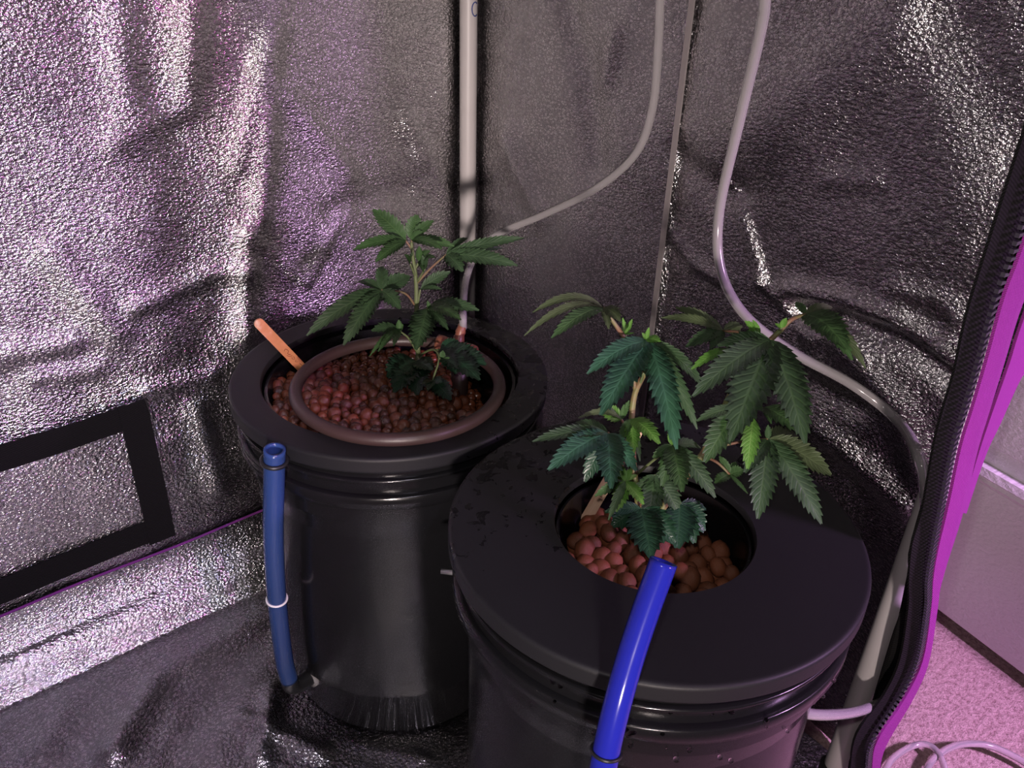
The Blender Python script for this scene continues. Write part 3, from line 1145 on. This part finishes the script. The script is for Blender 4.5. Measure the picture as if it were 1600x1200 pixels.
# front level tube
ptsR = [at_d(1037, 877, 0.468), at_d(1012, 945, 0.468), at_d(987, 1020, 0.468), at_d(967, 1090, 0.468), at_d(950, 1160, 0.472), at_d(938, 1230, 0.480), at_d(932, 1300, 0.49)]
rootR, pathR = blue_tube('bright blue level tube leaning over the front bucket lid', ptsR, 0.0080, M['blue_r'], at_d(946, 1172, 0.473), M['rubber'], False)
e0 = pathR[-1]
tube('elbow', spline([e0, e0 - Vector((0, 0, 0.10)), Vector((e0.x + 0.02, e0.y + 0.02, 0.03)), Vector((BR.x - 0.10, BR.y - 0.07, 0.03))], 5), 0.0082, M['rubber'], rootR, seg=16)


# ------------------------------------------------------------------ wooden sticks
def stick(label, top, bottom, width, m, marks):
    root = empty('plant_marker', bottom)
    tag(root, label, 'plant marker', 'wooden plant markers')
    ax = (bottom - top)
    L = ax.length
    ax.normalize()
    view = (CAM - top).normalized()
    side = ax.cross(view).normalized()
    nn = side.cross(ax).normalized()
    prof = []
    w = width / 2
    for k in range(9):
        a = math.pi / 2 + math.pi * k / 8
        prof.append((w + w * math.cos(a), w * math.sin(a)))
    prof += [(L, -w), (L, w)]
    th = 0.0009
    V = [(x, y, th) for x, y in prof] + [(x, y, -th) for x, y in prof]
    n = len(prof)
    F = [list(range(n)), list(range(n, 2 * n))[::-1]] + [[i, n + i, n + (i + 1) % n, (i + 1) % n] for i in range(n)]
    o = link('stick', mesh('stick', V, F), m, smooth=False)
    o.parent = root
    rot = Matrix(((ax.x, side.x, nn.x, 0), (ax.y, side.y, nn.y, 0), (ax.z, side.z, nn.z, 0), (0, 0, 0, 1)))
    o.matrix_basis = Matrix.Translation(top - bottom) @ rot
    bm = bmesh.new()
    bm.from_mesh(o.data)
    bmesh.ops.recalc_face_normals(bm, faces=bm.faces)
    bm.to_mesh(o.data)
    bm.free()
    if marks:
        V, F = [], []
        for st in marks:
            p = spline([Vector((x * L, y * w, th)) for x, y in st], 4)
            v, f = tube_geo(p, 0.00028, 5)
            b = len(V)
            V += v
            F += [[b + i for i in q] for q in f]
        mk = link('handwriting', mesh('handwriting', V, F), M['ink_red'], o)
        mk['label'] = 'faint reddish handwriting'


marks = [[(0.47, 0.3), (0.46, -0.2), (0.50, -0.4), (0.52, 0.1), (0.55, -0.2)], [(0.53, 0.45), (0.56, 0.1), (0.57, -0.3)],
         [(0.58, -0.1), (0.60, 0.15), (0.62, -0.2), (0.59, -0.35)], [(0.64, -0.3), (0.65, 0.1), (0.67, -0.25)], [(0.70, -0.3), (0.78, -0.45), (0.84, -0.5)]]
sb = at_z(492, 596, zl(at_z(492, 596, LIDZ - 0.02)) - 0.012)
hs = (sb - CAM).dot(FH)
stick('wooden craft stick stained red standing in the rear bucket', at_h(400, 500, hs - 0.03), sb, 0.0100, M['wood_stained'], marks)
sb = at_z(914, 814, LIDZ - 0.034)
hs = (sb - CAM).dot(FH)
stick('pale wooden craft stick leaning among the larger plant\'s leaves', at_h(999, 668, hs + 0.01), sb, 0.0092, M['wood'], [])


# ------------------------------------------------------------------ plants
def prof_w(tt):
    return (max(tt, 0.0) ** 0.62) * (max(1 - tt, 0.0) ** 0.80) / 0.3985 if 0 < tt < 1 else 0.0


PM = max(((i / 200) ** 0.62) * ((1 - i / 200) ** 0.80) for i in range(1, 200))


def leaflet(parent, p0, p1, width, m, arch=0.12, fold=0.22, roll=0.0, teeth=None, org=Vector()):
    L = (p1 - p0).length
    ax = (p1 - p0).normalized()
    view = (CAM - org - (p0 + p1) / 2).normalized()
    hint = (view * 0.75 + Vector((0, 0, 1)) * 0.65).normalized()
    side = ax.cross(hint)
    side.normalize()
    if roll:
        side = Matrix.Rotation(roll, 3, ax) @ side
    nrm = side.cross(ax).normalized()
    bend = (Vector((0, 0, 1)) * 0.6 + nrm * 0.6)
    mid = (p0 + p1) / 2 + bend * (arch * L * 1.2)
    if teeth is None:
        teeth = max(7, min(15, int(L / 0.0045)))
    V, F, UV = [], [], []
    rows = []
    tip_t = 0.90
    for i in range(teeth):
        a, b = i / teeth, (i + 0.82) / teeth
        rows.append((a, 0.80, 0.0))
        rows.append((b, 1.06, 0.34 / teeth))
    rows.append((1.0, 0.0, 0.0))
    cols = (-1.0, -0.5, 0.0, 0.5, 1.0)
    for tt, k, push in rows:
        def bez(s):
            return p0 * (1 - s) ** 2 + mid * (2 * s * (1 - s)) + p1 * s * s
        c = bez(tt)
        tg = (bez(min(1, tt + 0.02)) - bez(max(0, tt - 0.02))).normalized()
        sd = (side - tg * side.dot(tg)).normalized()
        up = sd.cross(tg)
        w = ((tt ** 0.62) * ((1 - tt) ** 0.80) / PM if 0 < tt < 1 else 0.0) * width / 2
        w = max(w, 0.00035 if tt < 1 else 0.0001)
        for cc in cols:
            e = abs(cc)
            ww = w * (k if e == 1 else 0.95)
            q = c + sd * (cc * ww) + up * (fold * e * w - 0.10 * w * (e == 0.5)) + tg * (push * L * (e == 1))
            q += up * (0.05 * w * math.sin(tt * 25 + cc * 3))
            V.append(q)
            UV.append((cc * 0.5 + 0.5, tt))
    nr = len(rows)
    for i in range(nr - 1):
        for j in range(4):
            F.append([i * 5 + j, i * 5 + j + 1, (i + 1) * 5 + j + 1, (i + 1) * 5 + j])
    me = mesh('leaflet', V, F)
    uvl = me.uv_layers.new(name='UVMap')
    for lp in me.loops:
        uvl.data[lp.index].uv = UV[lp.vertex_index]
    o = link('leaflet', me, m)
    o.parent = parent
    o.matrix_parent_inverse = parent.matrix_basis.inverted() if False else Matrix.Identity(4)
    return o


def pxm(p):       # metres per picture pixel at a point
    return (p - CAM).dot(FWD) / FPX


def build_leaf(plant, pet, base, tips, m, lean=0.55, rp=0.0011, petmat=None):
    """pet: picture points (x, y, h) of the stalk up to the base; tips: (x, y, width px[, dh[, arch]])"""
    org = plant.location
    bp = at_h(*base)
    P = [at_h(*q) for q in pet] + [bp]
    path = spline(P, 5)
    V, F = tube_geo(path, [rp * (1.15 - 0.35 * i / (len(path) - 1)) for i in range(len(path))], 7)
    leaf = link('leaf', mesh('leaf', [Vector(v) - org for v in V], F), petmat or M['petiole'], plant)
    sc = pxm(bp)
    for tip in tips:
        x, y, w = tip[:3]
        dh = tip[3] if len(tip) > 3 and tip[3] is not None else -(y - base[1]) * sc * lean
        arch = tip[4] if len(tip) > 4 else random.uniform(0.08, 0.16)
        tp = at_h(x, y, base[2] + dh)
        mm = tip[5] if len(tip) > 5 else m
        leaflet(leaf, bp - org, tp - org, w * sc * 1.22, mm, arch=arch, roll=random.uniform(-0.15, 0.15), org=org)
    return leaf


def stem_part(plant, name, pts, r0, r1, m):
    path = spline([at_h(*q) for q in pts], 6)
    n = len(path)
    V, F = tube_geo(path, [r0 + (r1 - r0) * i / (n - 1) for i in range(n)], 9)
    return link(name, mesh(name, [Vector(v) - plant.location for v in V], F), m, plant)


HL = 0.775
plantL = empty('leafy_plant', at_h(652, 575, HL))
tag(plantL, 'smaller cannabis plant with serrated fan leaves in the rear bucket', 'plant', 'potted cannabis plants')
D, K, G, B, O, T = M['leaf_dark'], M['leaf_deep'], M['leaf_mid'], M['leaf_bright'], M['leaf_olive'], M['leaf_led_sheen']
stem_part(plantL, 'stem', [(652, 590, HL), (653, 545, HL), (651, 490, HL), (650, 440, HL), (645, 400, HL), (643, 378, HL)], 0.0030, 0.0016, M['green_stem'])
h = HL
# top pair
build_leaf(plantL, [(643, 388, h)], (634, 376, h), [(583, 328, 26, 0.02, 0.05), (552, 391, 17, -0.03), (587, 409, 17, -0.04), (600, 372, 10, 0.02)], G)
build_leaf(plantL, [(643, 388, h)], (643, 375, h), [(651, 336, 24, 0.02, 0.04), (677, 345, 17, 0.01), (709, 385, 17, -0.01), (690, 389, 14, -0.03), (660, 362, 12, 0.0)], G)
# buds under the top
build_leaf(plantL, [(649, 420, h)], (655, 408, h), [(672, 392, 12, -0.01), (655, 385, 10, -0.01), (680, 402, 10, -0.02), (662, 425, 8, -0.02)], G, petmat=M['green_stem'])
build_leaf(plantL, [(649, 432, h)], (641, 412, h - 0.01), [(632, 398, 9, -0.01), (646, 395, 8, -0.01)], G, petmat=M['green_stem'])
build_leaf(plantL, [(652, 440, h)], (664, 420, h - 0.01), [(669, 403, 8, -0.005), (660, 400, 8, 0)], D, petmat=M['green_stem'])
# right leaf reaching past the pole
build_leaf(plantL, [(652, 442, h), (672, 420, h)], (697, 398, h), [(818, 372, 17, 0.0, 0.06), (808, 415, 22, -0.02, 0.08), (723, 424, 22, -0.02), (784, 388, 17, 0.02), (730, 372, 10, 0.03)], D)
# left leaf
build_leaf(plantL, [(649, 478, h), (632, 458, h - 0.01)], (596, 453, h - 0.02),
           [(480, 524, 25, -0.05, 0.12), (537, 539, 26, -0.06, 0.10), (597, 417, 18, 0.03), (640, 432, 24, 0.03, 0.05), (625, 482, 22, -0.02), (560, 440, 14, 0.02)], D)
# small right leaf
build_leaf(plantL, [(652, 480, h), (655, 462, h)], (657, 452, h), [(703, 425, 17, 0.01, 0.08), (690, 452, 8, -0.01)], D, petmat=M['green_stem'])
# right middle leaf
build_leaf(plantL, [(653, 510, h), (660, 492, h - 0.01)], (668, 482, h - 0.015),
           [(748, 485, 20, -0.02, 0.16), (720, 500, 20, -0.05, 0.14, G), (650, 546, 34, -0.05, 0.06), (700, 515, 14, -0.04, 0.1)], D)
# left low sprig
build_leaf(plantL, [(651, 549, h), (638, 528, h - 0.01)], (624, 517, h - 0.015),
           [(578, 556, 8, -0.05, 0.2, G), (591, 549, 10, -0.05, 0.15, G), (581, 517, 18, -0.02, 0.15), (615, 540, 10, -0.04, 0.1, G), (623, 500, 9, 0.0, 0.05, G), (630, 507, 7, 0, 0, G)], D, petmat=M['green_stem'])
build_leaf(plantL, [(655, 540, h), (662, 515, h - 0.02)], (672, 487, h - 0.02), [(676, 478, 6, 0.0, 0, G), (668, 470, 6, 0.0, 0, G)], D, petmat=M['green_stem'])
# right low broad leaf
build_leaf(plantL, [(654, 560, h), (668, 548, h - 0.01)], (688, 546, h - 0.025),
           [(749, 594, 36, -0.06, 0.06), (759, 570, 34, -0.04, 0.05), (713, 584, 24, -0.05, 0.06), (716, 533, 18, 0.0, 0.05)], K, petmat=M['green_stem'])
# bottom broad leaf
build_leaf(plantL, [(652, 560, h)], (650, 564, h - 0.02), [(606, 590, 40, -0.04, 0.10), (616, 613, 36, -0.06, 0.08), (652, 617, 36, -0.06, 0.06), (675, 578, 26, -0.03, 0.06)], K, petmat=M['green_stem'])
# small sprig on the right
build_leaf(plantL, [(654, 556, h), (676, 546, h - 0.03), (686, 560, h - 0.05)], (676, 594, h - 0.07), [(704, 625, 26, -0.03, 0.06), (668, 610, 12, -0.03, 0.05), (690, 598, 16, -0.01, 0.05), (660, 600, 9, -0.02, 0.05)], K, petmat=M['green_stem'])
build_leaf(plantL, [(686, 560, h - 0.05)], (690, 565, h - 0.05), [(703, 559, 6, 0, 0.05), (692, 548, 9, 0.01, 0.05)], G, petmat=M['green_stem'])

HR = 0.505
plantR = empty('leafy_plant', at_h(1005, 838, HR))
tag(plantR, 'larger two-branched cannabis plant with broad fan leaves in the front bucket', 'plant', 'potted cannabis plants')
h = HR
stem_part(plantR, 'stem', [(1004, 850, h), (998, 790, h), (990, 730, h + 0.01), (987, 660, h + 0.02), (992, 615, h + 0.025), (1008, 580, h + 0.025), (1015, 545, h + 0.025)], 0.0030, 0.0018, M['stem'])
stem_part(plantR, 'stem', [(1006, 845, h), (1050, 770, h + 0.01), (1098, 710, h + 0.02), (1128, 645, h + 0.03), (1150, 600, h + 0.03), (1175, 560, h + 0.03), (1202, 533, h + 0.03), (1222, 514, h + 0.03)], 0.0032, 0.0018, M['stem'])
stem_part(plantR, 'stem', [(994, 613, h + 0.025), (984, 560, h + 0.03), (977, 530, h + 0.03)], 0.0020, 0.0018, M['stem'])
A, Bq = h + 0.025, h + 0.03
# --- left branch
build_leaf(plantR, [(977, 530, A), (962, 508, A)], (943, 481, A),
           [(833, 488, 15, -0.02, 0.28, O), (820, 524, 13, -0.04, 0.24, O), (862, 528, 22, -0.05, 0.12, G), (969, 502, 20, -0.02, 0.14, O), (951, 514, 12, -0.02, 0.1, O)], O, rp=0.0016)
build_leaf(plantR, [(977, 532, A)], (978, 522, A), [(988, 499, 7, 0, 0), (973, 497, 6, 0, 0), (983, 510, 8, -0.01, 0), (970, 512, 6, -0.01, 0), (990, 521, 6, -0.01, 0)], B, petmat=M['green_stem'])
build_leaf(plantR, [(1010, 572, A), (1014, 552, A)], (1014, 533, A),
           [(918, 584, 28, -0.04, 0.14, T), (939, 648, 42, -0.07, 0.08, T), (1057, 701, 36, -0.08, 0.10, T), (1089, 670, 22, -0.05, 0.14, D), (1100, 606, 22, 0.0, 0.14, D), (985, 535, 14, 0.03, 0.1, D)], T, rp=0.0014)
build_leaf(plantR, [(1012, 545, A)], (1010, 530, A), [(1014, 512, 6, 0, 0), (1003, 520, 6, 0, 0), (1032, 534, 14, -0.01, 0.1, B)], B, petmat=M['green_stem'])
build_leaf(plantR, [(1000, 600, A)], (1006, 582, A - 0.005), [(1030, 592, 10, -0.01, 0.1), (1028, 576, 7, 0, 0.1), (1032, 600, 8, -0.02, 0.1)], G, petmat=M['green_stem'])
build_leaf(plantR, [(986, 700, A), (978, 672, A)], (971, 655, A - 0.01), [(904, 653, 10, -0.01, 0.3, O), (935, 640, 24, 0.0, 0.12, B), (983, 626, 9, 0, 0.0, G), (975, 632, 7, 0, 0, G)], B, petmat=M['petiole'])
build_leaf(plantR, [(986, 690, A)], (986, 655, A - 0.015), [(1030, 693, 24, -0.03, 0.14, B), (990, 708, 20, -0.03, 0.06, B), (968, 690, 14, -0.02, 0.1, G), (1000, 720, 10, -0.03, 0.1, G)], B, petmat=M['green_stem'])
build_leaf(plantR, [(984, 700, A), (972, 690, A - 0.02)], (950, 677, A - 0.035),
           [(833, 690, 22, -0.03, 0.10, D), (857, 734, 34, -0.05, 0.10, T), (955, 763, 38, -0.06, 0.08, T), (994, 735, 24, -0.03, 0.10, T), (900, 660, 16, 0.03, 0.1, D), (914, 752, 26, -0.01, 0.08, K)], T, rp=0.0013)
build_leaf(plantR, [(996, 775, A - 0.01)], (977, 752, A - 0.045),
           [(962, 799, 22, -0.02, 0.08, B), (1005, 788, 18, -0.02, 0.10, B), (970, 726, 10, 0.01, 0.05, B), (987, 731, 9, 0.01, 0.05, B), (930, 775, 14, 0.0, 0.10, G), (951, 812, 12, -0.035, 0.10, G), (956, 738, 9, 0.01, 0.05, B), (995, 742, 8, 0.01, 0.05, B)], B, petmat=M['green_stem'])
build_leaf(plantR, [(994, 742, A - 0.01), (1020, 720, A - 0.02)], (1050, 696, A - 0.03),
           [(1034, 759, 22, -0.03, 0.10, G), (1066, 768, 34, -0.045, 0.10, G), (1117, 777, 26, -0.03, 0.12, D), (1095, 700, 18, 0.02, 0.12, G), (1046, 672, 9, 0.01, 0.0, B), (1082, 740, 24, -0.01, 0.1, D), (1020, 715, 14, 0.0, 0.1, G)], G, petmat=M['green_stem'])
build_leaf(plantR, [(1000, 785, A), (1010, 765, A - 0.02)], (1024, 742, A - 0.03), [(1013, 820, 30, -0.03, 0.06, D), (1060, 800, 30, -0.02, 0.08, D), (990, 770, 14, -0.01, 0.08, D), (1075, 752, 22, 0.01, 0.1, D)], D, petmat=M['green_stem'])
build_leaf(plantR, [(1002, 830, h), (1002, 810, h - 0.02)], (1002, 795, h - 0.035),
           [(957, 822, 40, -0.01, 0.08, K), (1017, 871, 48, -0.04, 0.06, K), (1054, 848, 40, -0.02, 0.08, K), (946, 800, 20, 0.0, 0.1, K)], K, petmat=M['green_stem'])
build_leaf(plantR, [(1004, 830, h), (1040, 800, h - 0.01)], (1063, 788, h - 0.02),
           [(1058, 856, 44, -0.03, 0.06, K), (1100, 830, 36, -0.01, 0.08, K), (1103, 796, 18, 0.01, 0.1, K), (1085, 848, 30, -0.02, 0.06, K)], K, petmat=M['green_stem'])
# --- right branch
build_leaf(plantR, [(1216, 520, Bq), (1236, 500, Bq)], (1258, 491, Bq + 0.005),
           [(1352, 575, 20, -0.04, 0.22, O), (1331, 562, 26, -0.05, 0.18, G), (1322, 545, 42, -0.05, 0.14, G), (1244, 472, 12, 0.02, 0.05, G), (1300, 480, 16, 0.02, 0.1, O)], G, rp=0.0016)
build_leaf(plantR, [(1218, 516, Bq)], (1221, 512, Bq - 0.003), [(1229, 497, 9, 0, 0), (1211, 506, 6, 0, 0), (1224, 499, 7, 0, 0)], B, petmat=M['green_stem'])
build_leaf(plantR, [(1196, 545, Bq)], (1204, 531, Bq - 0.02),
           [(1083, 619, 36, -0.06, 0.10, D), (1142, 688, 56, -0.08, 0.06, D), (1258, 692, 46, -0.08, 0.08, D), (1122, 540, 24, 0.0, 0.12, D), (1232, 590, 26, -0.02, 0.08, D)], D, rp=0.0014)
build_leaf(plantR, [(1192, 540, Bq + 0.01), (1160, 520, Bq + 0.03)], (1130, 517, Bq + 0.045),
           [(1034, 497, 15, 0.0, 0.14, O), (1056, 481, 15, 0.02, 0.14, O), (1160, 510, 18, 0.0, 0.1, O), (1072, 542, 20, -0.02, 0.10, D), (1110, 545, 16, -0.02, 0.1, D)], O)
build_leaf(plantR, [(1172, 565, Bq)], (1136, 545, Bq + 0.01), [(1081, 577, 15, -0.02, 0.10, B), (1120, 560, 8, -0.02, 0.1, B)], B, petmat=M['green_stem'])
build_leaf(plantR, [(1196, 545, Bq)], (1188, 522, Bq - 0.01), [(1164, 502, 13, 0.0, 0.0), (1176, 500, 8, 0.0, 0.0), (1170, 515, 8, 0.0, 0.0)], B, petmat=M['green_stem'])
build_leaf(plantR, [(1130, 645, Bq)], (1153, 638, Bq - 0.02), [(1089, 658, 18, -0.02, 0.10, G), (1101, 722, 36, -0.04, 0.08, G), (1140, 690, 14, -0.03, 0.1, G)], G, petmat=M['green_stem'])
build_leaf(plantR, [(1130, 648, Bq)], (1177, 653, Bq - 0.02), [(1168, 732, 24, -0.03, 0.06, B), (1155, 668, 10, -0.01, 0.1, G), (1162, 700, 10, -0.01, 0.1, G)], B, petmat=M['green_stem'])
build_leaf(plantR, [(1130, 640, Bq)], (1192, 637, Bq - 0.005), [(1251, 677, 30, -0.03, 0.14, G), (1205, 662, 10, -0.02, 0.1, G)], G, petmat=M['green_stem'])
build_leaf(plantR, [(1110, 700, Bq - 0.01), (1160, 690, Bq - 0.015)], (1200, 686, Bq - 0.02),
           [(1184, 810, 36, -0.05, 0.08, D), (1283, 818, 36, -0.05, 0.08, D), (1298, 742, 36, -0.01, 0.10, O), (1248, 682, 30, 0.03, 0.08, O), (1164, 738, 26, -0.03, 0.08, D), (1200, 664, 9, 0.0, 0.0, D)], D)
build_leaf(plantR, [(1098, 712, Bq - 0.01), (1120, 722, Bq - 0.02)], (1140, 741, Bq - 0.025),
           [(1117, 755, 16, -0.01, 0.08, G), (1124, 713, 12, 0.01, 0.08, G), (1162, 735, 18, 0.0, 0.08, G), (1168, 771, 6, -0.02, 0.05, G), (1150, 722, 10, 0.01, 0.08, G)], G, petmat=M['petiole'])


# ------------------------------------------------------------------ water droplets on the front bucket
def droplets():
    V, F = [], []
    bm = bmesh.new()
    bmesh.ops.create_icosphere(bm, subdivisions=2, radius=1.0)
    bv = [v.co.copy() for v in bm.verts]
    bf = [[v.index for v in f.verts] for f in bm.faces]
    bm.free()
    for k in range(46):
        a = math.radians(random.uniform(190, 300))
        zone = random.choice((0.306, 0.322, 0.333, 0.29))
        z = zone + random.uniform(-0.006, 0.006)
        r = 0.1494 if 0.312 < z < 0.326 else 0.1440
        c = Vector((r * math.cos(a), r * math.sin(a), z))
        s = random.uniform(0.0008, 0.0022)
        b = len(V)
        V += [c + Vector((v.x * s, v.y * s, v.z * s * 0.8)) for v in bv]
        F += [[b + i for i in f] for f in bf]
    o = link('water_droplets', mesh('water_droplets', V, F), M['water'], br)
    o['kind'] = 'stuff'


droplets()
